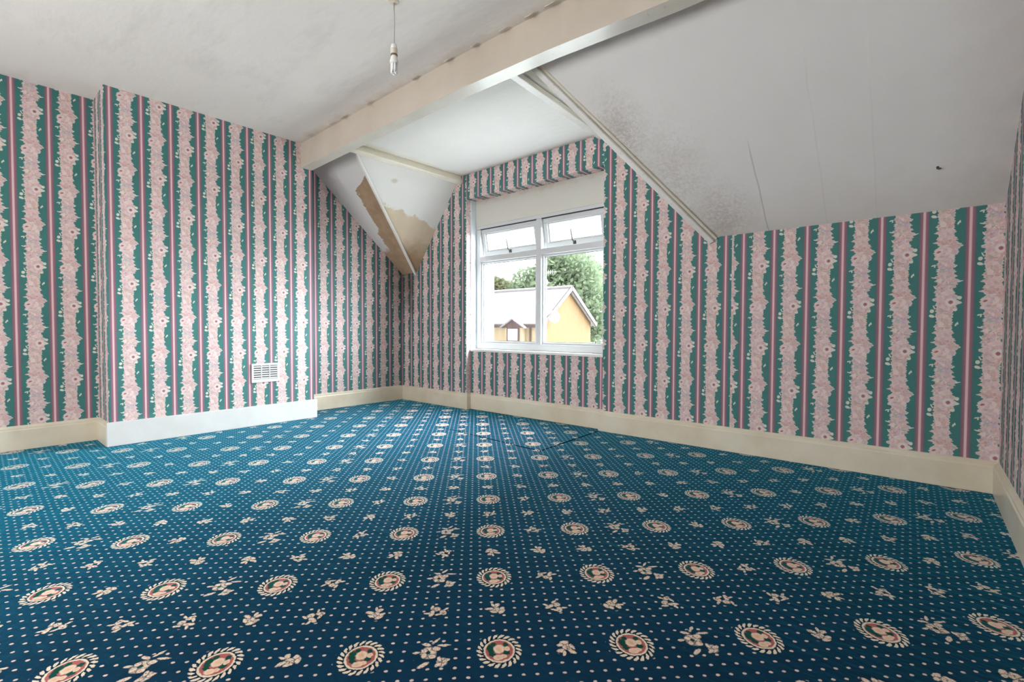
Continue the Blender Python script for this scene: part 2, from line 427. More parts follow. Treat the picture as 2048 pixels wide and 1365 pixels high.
def f_ceiling(t, ob, c):
    x, y, z = t.sep(ob)
    # brown tide marks where the paper meets the beam
    edge = t.step(t.add(y, t.mul(t.sub(t.noise(ob, 7, 4, 0.7)[0], 0.5), 0.14)), -1.40, -1.31)
    c = t.mix(t.mul(edge, 0.55), c, srgb(196,172,146))
    p = t.noise(t.mapping(ob, scale=(0.8, 2.5, 1), typ='POINT'), 2.2, 5, 0.7)[0]
    c = t.mix(t.mul(t.step(p, 0.52, 0.72), 0.22), c, srgb(190,186,180))
    return c, None
M_CEIL = stained('ceiling_paper', srgb(240,238,232), f_ceiling, 0.8, 0.14, (4, 11, 5))

def f_slope_r(t, ob, c):
    x, y, z = t.sep(ob)
    def spot(cx, cy, rx, ry):
        d = t.add(t.m('POWER', t.m('DIVIDE', t.sub(x, cx), rx), 2.0), t.m('POWER', t.m('DIVIDE', t.sub(y, cy), ry), 2.0))
        return t.step(t.m('SQRT', d), 1.0, 0.0)
    sp = t.noise(ob, 60, 4, 0.75)[0]; sp2 = t.noise(ob, 7, 4, 0.7)[0]
    mould = t.m('MAXIMUM', spot(3.50, -0.12, 0.26, 0.30), t.m('MAXIMUM', spot(3.10, -0.70, 0.22, 0.30), t.mul(spot(3.30, -0.40, 0.3, 0.45), 0.7)))
    m1 = t.mul(mould, t.step(t.add(sp, t.mul(mould, 0.12)), 0.50, 0.66))
    c = t.mix(t.mul(m1, 0.36), c, srgb(142,116,100))
    c = t.mix(t.mul(t.mul(mould, t.step(sp2, 0.4, 0.65)), 0.35), c, srgb(178,160,142))
    # browner toward the foot and the right wall
    foot = t.step(t.add(y, t.mul(t.sub(sp2, 0.5), 0.2)), -0.25, 0.02)
    c = t.mix(t.mul(foot, 0.30), c, srgb(190,178,162))
    rw = t.step(t.add(x, t.mul(t.sub(sp2, 0.5), 0.2)), 4.5, 4.76)
    c = t.mix(t.mul(rw, 0.28), c, srgb(180,160,148))
    # open paper seams running up the slope
    wv = t.mul(t.sub(t.noise(t.vec(0.0, y, 0.0), 5, 2)[0], 0.5), 0.02)
    h = None
    for cx, y0, dk in ((3.735, -0.48, 0.34), (4.04, -0.75, 0.07), (4.27, -0.6, 0.06)):
        ln = t.mul(t.step(t.m('ABSOLUTE', t.sub(t.add(x, wv), cx)), 0.005, 0.002), t.mul(t.step(y, y0 - .05, y0 + .05), dk))
        c = t.mix(ln, c, srgb(120,110,104))
        st_ = t.mul(t.step(t.add(x, wv), cx - 0.003, cx + 0.003), 0.12)
        h = st_ if h is None else t.add(h, st_)
    return c, h
M_SLOPE_R = stained('slope_paper', srgb(236,236,233), f_slope_r, 0.8, 0.22, (7, 3, 3))

def f_slope_l(t, ob, c):
    x, y, z = t.sep(ob)
    # distance from the valley line, measured across the slope
    d = t.sub(t.m('MULTIPLY_ADD', y, -0.495, 0.25), x)
    nz = t.mul(t.sub(t.noise(ob, 6, 5, 0.7)[0], 0.5), 0.22)
    wid = t.mul(t.step(t.sub(0.0, y), 0.88, 0.80), 0.27)
    br = t.step(t.sub(t.add(d, nz), wid), 0.012, 0.0)
    low = t.step(t.add(y, nz), -0.26, -0.22)
    br = t.m('MAXIMUM', br, low)
    tone = t.mix(t.noise(ob, 9, 5, 0.7)[0], srgb(148,120,94), srgb(200,176,146))
    return t.mix(br, c, tone), t.mul(br, -0.15)
M_SLOPE_L = stained('left_slope_plaster', srgb(226,225,223), f_slope_l, 0.85, 0.25)

def f_cheek(t, ob, c):
    x, y, z = t.sep(ob)
    nz = t.mul(t.sub(t.noise(ob, 5, 5, 0.7)[0], 0.5), 0.20)
    zz = t.add(t.add(z, nz), t.mul(t.add(y, 0.42), 0.20))
    br = t.step(zz, 1.945, 1.93)
    tone = t.mix(t.step(t.add(z, t.mul(nz, 1.5)), 1.75, 1.52), t.mix(t.noise(ob, 10, 4)[0], srgb(212,196,172), srgb(228,212,186)), srgb(178,150,118))
    sp = t.step(t.ell(t.vec(y, z), -0.62, 2.17, 0.035, 0.018), 1.2, 0.5)
    c = t.mix(t.mul(sp, 0.5), c, srgb(200,184,150))
    return t.mix(br, c, tone), t.mul(br, -0.15)
M_CHEEK = stained('cheek_plaster', srgb(240,240,236), f_cheek, 0.85, 0.2)

def f_dorm(t, ob, c):
    x, y, z = t.sep(ob)
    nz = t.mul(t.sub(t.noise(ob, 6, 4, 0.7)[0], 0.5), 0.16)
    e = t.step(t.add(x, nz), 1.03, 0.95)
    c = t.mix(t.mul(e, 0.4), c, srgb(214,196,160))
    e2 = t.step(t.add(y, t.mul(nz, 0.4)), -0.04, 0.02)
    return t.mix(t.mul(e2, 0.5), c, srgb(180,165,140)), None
M_DORM = stained('dormer_ceiling_paper', srgb(248,248,244), f_dorm, 0.8, 0.22, (5, 10, 5))

def gloss_paint(name, a, b, rough=0.28, scale=5, chips=False):
    t = NT(name); ob = t.obj()
    n1 = t.noise(ob, scale, 4, 0.6)[0]
    c = t.mix(t.step(n1, 0.35, 0.7), a, b)
    if chips:
        n2 = t.noise(ob, 34, 5, 0.75)[0]
        c = t.mix(t.mul(t.step(n2, 0.62, 0.66), 0.5), c, srgb(178,166,150))
    t.bsdf(c, rough, t.bump(t.noise(ob, 18, 3)[0], 0.12, 0.006), 0.5)
    return t.mat
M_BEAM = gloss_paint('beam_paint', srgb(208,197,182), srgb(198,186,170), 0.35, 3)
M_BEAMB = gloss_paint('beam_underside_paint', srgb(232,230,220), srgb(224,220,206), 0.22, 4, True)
M_TRIM = gloss_paint('cream_trim_paint', srgb(238,234,220), srgb(230,222,202), 0.30, 5)
M_TRIMW = gloss_paint('white_trim_paint', srgb(246,246,242), srgb(238,236,228), 0.25, 5, True)
M_SKIRT = gloss_paint('skirting_paint', srgb(226,218,198), srgb(216,202,176), 0.30, 4)
M_SKIRTW = gloss_paint('white_skirting_paint', srgb(222,223,222), srgb(214,213,208), 0.35, 4)
M_UPVC = simple('white_upvc', srgb(214,217,218), 0.22, 0.5, namp=0.02)
M_GASKET = simple('dark_gasket', srgb(58,60,66), 0.6)
M_HANDLE = simple('dark_handle_metal', srgb(70,66,62), 0.4)
M_BOARD = stained('cream_board', srgb(214,212,203), lambda t, ob, c: (t.mix(t.mul(t.step(t.add(t.sep(ob)[2], t.mul(t.noise(ob, 12, 4, .7)[0], 0.12)), 2.09, 2.16), 0.55), c, srgb(176,146,116)), None), 0.6, 0.1)
M_REVEAL = simple('white_reveal_lining', srgb(226,234,240), 0.3, 0.5, namp=0.03)
M_SUB = simple('dark_floorboards', srgb(34,26,22), 0.9)
M_EXT = simple('roof_felt', srgb(120,112,106), 0.9)
M_WHITE = simple('white_plastic', srgb(240,240,236), 0.35, 0.5, namp=0.02)
M_VENT = simple('vent_plastic', srgb(214,216,214), 0.4, namp=0.02)
M_CORD = simple('cord_grey', srgb(205,204,198), 0.5)
M_HOLD = simple('aged_plastic', srgb(226,214,198), 0.4)
M_BRASS = simple('dull_collar', srgb(120,104,88), 0.45)
M_TUBE = simple('lamp_tube_glass', srgb(246,248,246), 0.18, 0.5, namp=0.01)

def glass_mat():
    t = NT('window_glass')
    tr = t.n('ShaderNodeBsdfTransparent'); tr.inputs[0].default_value = (0.985, 0.99, 0.99, 1)
    gl = t.n('ShaderNodeBsdfGlossy'); gl.inputs['Roughness'].default_value = 0.02
    ge = t.n('ShaderNodeNewGeometry'); dp = t.n('ShaderNodeVectorMath', operation='DOT_PRODUCT')
    t.set(dp.inputs[0], ge.outputs['Normal']); t.set(dp.inputs[1], ge.outputs['Incoming'])
    fr = t.m('MULTIPLY_ADD', t.m('POWER', t.sub(1.0, t.m('ABSOLUTE', dp.outputs['Value'])), 5.0), 0.5, 0.03)
    mx = t.n('ShaderNodeMixShader')
    t.t.links.new(fr, mx.inputs[0]); t.t.links.new(tr.outputs[0], mx.inputs[1]); t.t.links.new(gl.outputs[0], mx.inputs[2])
    t.t.links.new(mx.outputs[0], t.out.inputs[0])
    return t.mat
M_GLASS = glass_mat()

# ------------------------------------------------------------------ the room
RX, YB = 4.762, -4.95            # right wall, rear wall
CH = 2.408                       # ceiling
CX, CY0, CY1 = 0.333, -2.636, -1.212   # chimney breast
KN = 1.412                       # knee height of the sloping ceiling
ML, MR = 0.87, 0.79              # fall of the slope, left and right of the dormer
DZ = 2.312                       # dormer ceiling
RC0, RC1, PZ = 1.04, 2.572, 2.072  # window recess and underside of the pelmet
D1, D2 = 0.055, 0.125            # depth of the wall under the sill and of the window
SILL = 0.585
SH, ST = 0.158, 0.02             # skirting

def zL(y): return KN - ML * y
def zR(y): return KN - MR * y

# floor: carpet with the L-shaped cut in front of the window
from mathutils.geometry import tessellate_polygon
def build_floor():
    # cut runs: (1.47,-.742) -> (2.588,-.825) -> (2.558,-.03)
    a, b, c = Vector((1.471, -0.742)), Vector((2.588, -0.825)), Vector((2.556, -0.030))
    d1 = (b - a).normalized(); n1 = Vector((d1.y, -d1.x)) * 0.010
    d2 = (c - b).normalized(); n2 = Vector((d2.y, -d2.x)) * 0.008
    ob_ = b + n1 + n2; ib = b - n1 - n2
    slit = [a, a + d1 * .3 + n1 * .6, ob_, c + n2, c - n2, ib, a + d1 * .3 - n1 * .6]
    edge_y = -0.024
    outer = [(0.03, YB + .01), (RX - .02, YB + .01), (RX - .02, -.026)]
    rnd = random.Random(5)
    xx = RX - .1
    while xx > 0.06:                       # slightly ragged edge along the window wall
        rag = rnd.uniform(0.004, 0.022) if 1.06 < xx < 2.55 else rnd.uniform(0.0, 0.005)
        base = -0.024 if not (1.06 < xx < 2.55) else 0.030
        outer.append((xx, base - rag)); xx -= 0.045
    outer += [(0.024, -.028), (0.022, CY1 + .02), (CX + .021, CY1 + .022), (CX + .021, CY0 - .022), (0.022, CY0 - .022)]
    L1 = [Vector((p[0], p[1], 0)) for p in outer]; L2 = [Vector((p[0], p[1], 0)) for p in slit]
    tris = tessellate_polygon([L1, L2])
    me = bpy.data.meshes.new('floor'); me.from_pydata([tuple(p) for p in L1 + L2], [], [tuple(q) for q in tris])
    bm = bmesh.new(); bm.from_mesh(me); bmesh.ops.recalc_face_normals(bm, faces=bm.faces)
    if sum(f.normal.z for f in bm.faces) < 0: bmesh.ops.reverse_faces(bm, faces=bm.faces)
    ext = bmesh.ops.extrude_face_region(bm, geom=list(bm.faces))
    for e in ext['geom']:
        if isinstance(e, bmesh.types.BMVert): e.co.z -= 0.009
    bmesh.ops.recalc_face_normals(bm, faces=bm.faces)
    bm.to_mesh(me); bm.free(); me.materials.append(CARPET)
    tag(link('floor', me), 'teal carpet woven with cream medallions, sprigs and pin dots', kind='structure')
build_floor()
b = MB(); b.box((-0.1, YB - .1, -0.16), (RX + .1, 0.2, -0.0095))
tag(b.build('floor_boards', M_SUB), 'dark floorboards under the carpet edge', kind='structure')

# wall papers: uv helpers
def vW(z): return (z - 0.94) / 0.512 + 0.25
def vC(z): return (z - 1.355) / 0.505 + 0.25

# wall with the dormer window
def W_u(x, zone):
    return {'l': (x - 0.985) / 0.165, 'w': (x - 1.200) / 0.1655, 'm': (x - 2.970) / 0.1705, 'r': (x - 4.116) / 0.1752}[zone]
def build_wall_window():
    m = MB()
    def fr(poly, zone, y=0.0):
        m.face([(x, y, z) for x, z in poly], [(W_u(x, zone), vW(z)) for x, z in poly])
    lx = lambda z: 0.25 + (z - KN) * (0.95 - 0.25) / (DZ - KN)      # left cheek line on the wall
    rx = lambda z: 3.385 - (z - KN) * (3.385 - 2.60) / (DZ - KN)
    e = 0.03
    fr([(0, 0), (RC0, 0), (RC0, DZ + e), (lx(DZ + e) - e, DZ + e), (0.25 - e, KN + e), (0, KN + e)], 'l')
    fr([(RC0, PZ), (RC1, PZ), (RC1, DZ + e), (RC0, DZ + e)], 'w')
    seam = 3.519
    fr([(RC1, 0), (seam, 0), (seam, KN + e), (3.385 + e, KN + e), (rx(DZ + e) + e, DZ + e), (RC1, DZ + e)], 'm')
    fr([(seam, 0), (RX, 0), (RX, KN + e), (seam, KN + e)], 'r')
    # under the pelmet, sides of the recess
    m.face([(RC0, 0, PZ), (RC1, 0, PZ), (RC1, D2 + .01, PZ), (RC0, D2 + .01, PZ)], [(W_u(RC0, 'w'), vW(PZ)), (W_u(RC1, 'w'), vW(PZ)), (W_u(RC1, 'w'), vW(PZ) - .26), (W_u(RC0, 'w'), vW(PZ) - .26)])
    m.face([(RC0, 0, 0), (RC0, D1 + .005, 0), (RC0, D1 + .005, PZ), (RC0, 0, PZ)], [(W_u(RC0, 'l'), vW(0)), (W_u(RC0 + D1, 'l'), vW(0)), (W_u(RC0 + D1, 'l'), vW(PZ)), (W_u(RC0, 'l'), vW(PZ))])
    m.face([(RC1, D1 + .005, 0), (RC1, 0, 0), (RC1, 0, PZ), (RC1, D1 + .005, PZ)], [(W_u(RC1 - D1, 'm'), vW(0)), (W_u(RC1, 'm'), vW(0)), (W_u(RC1, 'm'), vW(PZ)), (W_u(RC1 - D1, 'm'), vW(PZ))])
    # wall under the sill
    fr([(RC0, 0), (RC1, 0), (RC1, SILL), (RC0, SILL)], 'w', D1)
    return tag(m.build('wall_back', PAPER, recalc=False), 'window wall papered in teal and pink floral stripes', kind='structure')
WB = build_wall_window()
# masonry behind the paper, so that no daylight leaks past
m = MB()
m.box((-0.1, 0.012, -0.16), (RC0 - .012, 0.30, 2.75)); m.box((RC1 + .012, 0.012, -0.16), (RX + .1, 0.30, 2.75))
m.box((RC0, D1 + .012, -0.16), (RC1, 0.30, SILL - .012)); m.box((RC0, 0.20, 1.90), (RC1, 0.30, 2.75)); m.box((RC0, 0.012, PZ + .012), (RC1, 0.20, 2.75))
m.build('masonry', M_EXT, WB)
# white lining boards beside and above the window
m = MB(); m.box((RC0 - .01, D1, SILL), (RC0 + .012, 0.30, PZ)); m.build('reveal_lining', M_REVEAL, WB)
m = MB(); m.box((RC1 - .012, D1, SILL), (RC1 + .01, 0.30, PZ)); m.build('reveal_lining', M_REVEAL, WB)
m = MB(); m.box((RC0 + .01, D2 - .004, 1.818), (RC1 - .01, D2 + .05, PZ + .005)); m.build('head_board', M_BOARD, WB, bevel=0.003)

# left wall and chimney breast
m = MB()
def lw(y0, y1, z0, z1, fu, fvv):
    m.face([(0, y0, z0), (0, y1, z0), (0, y1, z1), (0, y0, z1)], [(fu(y0), fvv(z0)), (fu(y1), fvv(z0)), (fu(y1), fvv(z1)), (fu(y0), fvv(z1))])
lw(YB, CY0 + .1, 0, 2.46, lambda y: (y + 2.868) / 0.1735, lambda z: (z - 0.95) / 0.51 + 0.25)
fu = lambda y: (y + 0.51) / 0.170
pl = [(CY1 - .05, 0), (0, 0), (0, KN + .02), (-0.95, zL(-0.95) + .02), (CY1 - .05, 2.46)]
m.face([(0, y, z) for y, z in pl], [(fu(y), (z - 1.10) / 0.505 + 0.25) for y, z in pl])
WL = tag(m.build('wall_left', PAPER, recalc=False), 'left wall papered in teal and pink floral stripes', kind='structure')
m = MB(); m.box((-0.2, YB - .1, -.16), (-0.012, 0.3, 2.75)); m.build('masonry', M_EXT, WL)
m = MB()
fu = lambda y: (y + 2.436) / 0.1715
q = [(CX, CY0, 0), (CX, CY1, 0), (CX, CY1, CH + .02), (CX, CY0, CH + .02)]
m.face(q, [(fu(p[1]), vC(p[2])) for p in q])
q = [(0, CY0, 0), (CX, CY0, 0), (CX, CY0, CH + .02), (0, CY0, CH + .02)]
m.face(q, [(fu(CY0) + (p[0] - CX) / 0.1733, vC(p[2])) for p in q])
q = [(CX, CY1, 0), (0, CY1, 0), (0, CY1, CH + .02), (CX, CY1, CH + .02)]
m.face(q, [(fu(CY1) + (CX - p[0]) / 0.1733, vC(p[2])) for p in q])
tag(m.build('wall_chimney_breast', PAPER, recalc=False), 'chimney breast papered in teal and pink floral stripes', kind='structure')

# right wall, rear wall with an unseen window added for fill light
m = MB()
pl = [(0.0, 0), (YB, 0), (YB, 2.46), (-1.2, 2.46), (0, 1.47)]
m.face([(RX, y, z) for y, z in pl], [(-y / 0.1733 + 0.35, (z - 0.9) / 0.511) for y, z in pl])
WR = tag(m.build('wall_right', PAPER, recalc=False), 'right wall papered in teal and pink floral stripes', kind='structure')
m = MB(); m.box((RX + .012, YB - .1, -.16), (RX + .2, 0.3, 2.75)); m.build('masonry', M_EXT, WR)
m = MB()
WX0, WX1, WZ0, WZ1 = 0.85, 3.95, 0.35, 1.65
for x0, x1, z0, z1 in ((0, WX0, 0, 2.46), (WX1, RX, 0, 2.46), (WX0, WX1, 0, WZ0), (WX0, WX1, WZ1, 2.46)):
    q = [(x0, YB, z0), (x1, YB, z0), (x1, YB, z1), (x0, YB, z1)]
    m.face(q[::-1], [((RX - p[0]) / 0.1733, p[2] / 0.511) for p in q][::-1])
WRR = tag(m.build('wall_rear', PAPER, recalc=False), 'rear wall with a wide opening added for fill light behind the viewer', kind='structure')
m = MB()
for x0, x1, z0, z1 in ((-.1, WX0, -.16, 2.75), (WX1, RX + .1, -.16, 2.75), (WX0, WX1, -.16, WZ0), (WX0, WX1, WZ1, 2.75)):
    m.box((x0, YB - .2, z0), (x1, YB - .012, z1))
m.build('masonry', M_EXT, WRR)
w2 = empty('window_2_added', (0, 0, 0)); tag(w2, 'wide unseen rear window added for fill light', kind='structure')  # added window, out of view, framing the rear fill light
m = MB(); f = 0.06
m.box((WX0, YB - .12, WZ0), (WX1, YB - .06, WZ0 + f)); m.box((WX0, YB - .12, WZ1 - f), (WX1, YB - .06, WZ1))
for xx in (WX0, (WX0 + WX1) / 2 - f / 2, WX1 - f): m.box((xx, YB - .12, WZ0 + f), (xx + f, YB - .06, WZ1 - f))
m.build('frame', M_UPVC, w2)
for x0, x1 in ((WX0 + f, (WX0 + WX1) / 2 - f / 2), ((WX0 + WX1) / 2 + f / 2, WX1 - f)):
    m = MB(); m.box((x0, YB - .094, WZ0 + f), (x1, YB - .088, WZ1 - f)); m.build('pane', M_GLASS, w2)

# ceilings
m = MB(); m.box((-0.05, YB - .1, CH), (RX + .05, -1.20, CH + .12))
tag(m.build('ceiling', M_CEIL), 'flat off-white papered ceiling', kind='structure')
def slab(name, poly, mat, label, up=(0, 0.02, 0.06)):
    m = MB(); m.prism(poly, up); return tag(m.build(name, mat), label, kind='structure')
YT = -1.25
sl = [(-0.02, 0.02), (0.25, 0.02), (0.25, 0.0), (0.80, -1.115), (0.86, YT), (-0.02, YT)]
slab('ceiling_slope_left', [(x, y, zL(y)) for x, y in sl], M_SLOPE_L, 'grey left sloping ceiling with bare brown plaster along the valley')
YTR = -1.28
sr = [(3.385, 0.02), (RX + .02, 0.02), (RX + .02, YTR), (2.665, YTR), (2.735, -1.115)]
slab('ceiling_slope_right', [(x, y, zR(y)) for x, y in sr], M_SLOPE_R, 'broad grey sloping ceiling right of the dormer with mould specks')
m = MB(); m.box((0.92, -1.32, DZ), (2.66, 0.03, DZ + .08))
tag(m.build('ceiling_dormer', M_DORM), 'bright white flat ceiling of the dormer', kind='structure')
ck = [(0.25, 0.0, KN - .005), (0.95, 0.0, DZ + .01), (0.90, -1.28, DZ + .06), (0.86, YT, zL(YT)), (0.80, -1.115, zL(-1.115))]
m = MB(); m.prism([Vector(p) for p in ck], (-0.03, 0.03, 0.05))
tag(m.build('wall_cheek_left', M_CHEEK), 'white sloping left dormer cheek with bare brown plaster at its foot', kind='structure')
ck = [(3.385, 0.0, KN - .005), (2.575, 0.0, DZ + .01), (2.645, -1.28, DZ + .06), (2.665, YTR, zR(YTR)), (2.735, -1.115, zR(-1.115))]
m = MB(); m.prism([Vector(p) for p in ck], (0.03, 0.03, 0.05))
tag(m.build('wall_cheek_right', M_TRIM), 'cream right dormer cheek seen edge-on', kind='structure')
# outer roof keeps daylight out of the loft
m = MB(); m.box((-0.3, YB - .3, 2.76), (RX + .3, 0.36, 2.86))
tag(m.build('roof', M_EXT), 'outer roof deck above the room', kind='structure')

# beam across the room
def build_beam():
    st_ = [(CX - .02, -1.312, 2.197), (1.2, -1.326, 2.206), (2.3, -1.338, 2.213), (3.0, -1.328, 2.207), (3.64, -1.300, 2.195), (RX + .01, -1.29, 2.19)]
    top = CH + 0.01; wd = 0.097
    m = MB(); n = len(st_)
    for i in range(n - 1):
        (x0, y0, z0), (x1, y1, z1) = st_[i], st_[i + 1]
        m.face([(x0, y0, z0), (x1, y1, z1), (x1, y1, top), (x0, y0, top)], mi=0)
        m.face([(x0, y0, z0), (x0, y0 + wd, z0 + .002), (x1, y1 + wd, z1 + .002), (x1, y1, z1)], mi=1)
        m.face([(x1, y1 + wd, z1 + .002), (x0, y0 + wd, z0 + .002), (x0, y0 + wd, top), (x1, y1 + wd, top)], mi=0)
    o = m.build('trim_1', [M_BEAM, M_BEAMB], recalc=False)
    return tag(o, 'cream painted ceiling beam crossing the room', kind='structure')
BEAM = build_beam()
# shadow-gap batten where the right slope meets the beam
m = MB(); m.beam((2.80, -1.212, 2.262), (RX, -1.175, 2.250), (0, -0.6, 1), 0.02, 0.03)
m.build('batten', M_TRIM, BEAM)
# torn paper curls along the top of the beam
rnd = random.Random(11)
for i, cx in enumerate((0.60, 0.93, 1.12, 1.45, 1.98, 2.30, 2.52, 2.74, 2.92, 3.05)):
    wd = rnd.uniform(0.05, 0.12); m = MB(); n = 6; pr = []
    for k in range(n + 1):
        a = k / n; pr.append((-1.335 - 0.012 - a * 0.035, CH - 0.001 - 0.020 * a * a - .002))
    for k in range(n):
        (y0, z0), (y1, z1) = pr[k], pr[k + 1]
        w0 = wd * (1 - 0.6 * (k / n)); w1 = wd * (1 - 0.6 * ((k + 1) / n))
        m.face([(cx - w0 / 2, y0, z0), (cx + w0 / 2, y0, z0), (cx + w1 / 2, y1, z1), (cx - w1 / 2, y1, z1)])
    o = m.build('paper_curl', M_CEIL, BEAM)
    sm = o.modifiers.new('thickness', 'SOLIDIFY'); sm.thickness = 0.0008

# dormer edge boards and valley battens
def trim(n, a, b_, up, wd, ht, mat, label, bevel=0.004):
    m = MB(); m.beam(a, b_, up, wd, ht)
    return tag(m.build('trim_%d' % n, mat, bevel=bevel), label, kind='structure')
trim(2, (0.925, -1.24, 2.272), (0.965, -0.002, 2.268), (-0.55, 0, 1), 0.045, 0.085, M_TRIM, 'cream board along the left edge of the dormer ceiling', 0.008)
trim(3, (2.628, -1.22, 2.292), (2.556, -0.002, 2.290), (0, 0, 1), 0.055, 0.034, M_TRIMW, 'white batten along the right edge of the dormer ceiling')
vl0 = Vector((0.245, -0.006, KN - .01)); vl1 = Vector((0.775, -1.075, zL(-1.075)))
trim(4, vl0 + Vector((0, 0, -.012)), vl1 + Vector((0, 0, -.012)), (-0.1, -0.55, -1), 0.030, 0.018, M_TRIMW, 'narrow white batten down the left valley of the dormer')
vr0 = Vector((3.395, -0.012, KN - .03)); vr1 = Vector((2.725, -1.19, zR(-1.19) - .01))
trim(5, vr0, vr1, (0.1, -0.55, -1), 0.036, 0.024, M_TRIMW, 'cream batten down the right valley of the dormer')
trim(6, vr0 + Vector((0.030, -.004, .014)), vr1 + Vector((0.030, 0, .010)), (0.1, -0.55, -1), 0.016, 0.012, M_TRIM, 'thin cream bead beside the right valley batten', 0.003)

# skirting boards
def skirting(name, pts, mat, label, h=SH, t_=ST, inward=1):
    """moulded board along a floor polyline; its face lies to the left of the run"""
    prof = [(0, 0), (t_, 0), (t_, h - .030), (t_ - .004, h - .022), (t_ - .004, h - .014), (t_ * .35, h - .004), (0, h)]
    n = len(pts); V = [Vector((p[0], p[1])) for p in pts]; m = MB(); rows = []
    for i in range(n):
        dirs = []
        if i > 0: dirs.append((V[i] - V[i - 1]).normalized())
        if i < n - 1: dirs.append((V[i + 1] - V[i]).normalized())
        ns = [Vector((-d.y, d.x)) for d in dirs]
        nn = sum(ns, Vector((0, 0)))
        nn = nn / nn.length; k = 1.0 / max(0.3, nn.dot(ns[0]))
        rows.append([(V[i].x + nn.x * k * a, V[i].y + nn.y * k * a, b_) for a, b_ in prof])
    for i in range(n - 1):
        for j in range(len(prof) - 1):
            m.face([rows[i][j], rows[i + 1][j], rows[i + 1][j + 1], rows[i][j + 1]])
    m.face(rows[0]); m.face(rows[-1][::-1])
    bmw = m.build(name, mat); return tag(bmw, label, kind='structure')
# runs go so that the room is on the left hand
skirting('baseboard_back', [(RX, 0), (RC1 - .006, 0), (RC1 - .006, D1 - .001), (RC0 + .006, D1 - .001), (RC0 + .006, 0), (0.0, 0)], M_SKIRT, 'cream skirting board along the window wall')
skirting('baseboard_left_far', [(0, -0.021), (0, CY1 + .002)], M_SKIRT, 'cream skirting board between chimney breast and corner')
skirting('baseboard_left_near', [(0.0, CY0 + .002), (0, YB)], M_SKIRT, 'cream skirting board in the near alcove')
skirting('baseboard_alcove', [(CX, CY0), (0.02, CY0)], M_SKIRT, 'cream skirting board on the alcove side of the chimney breast')
skirting('baseboard_right', [(RX, YB), (RX, -0.021)], M_SKIRT, 'cream skirting board along the right wall')
m = MB(); m.box((CX, CY0 - .018, 0), (CX + .020, CY1 + .020, SH + .004))
tag(m.build('baseboard_chimney', M_SKIRTW, bevel=0.003), 'plain white skirting board across the chimney breast', kind='structure')

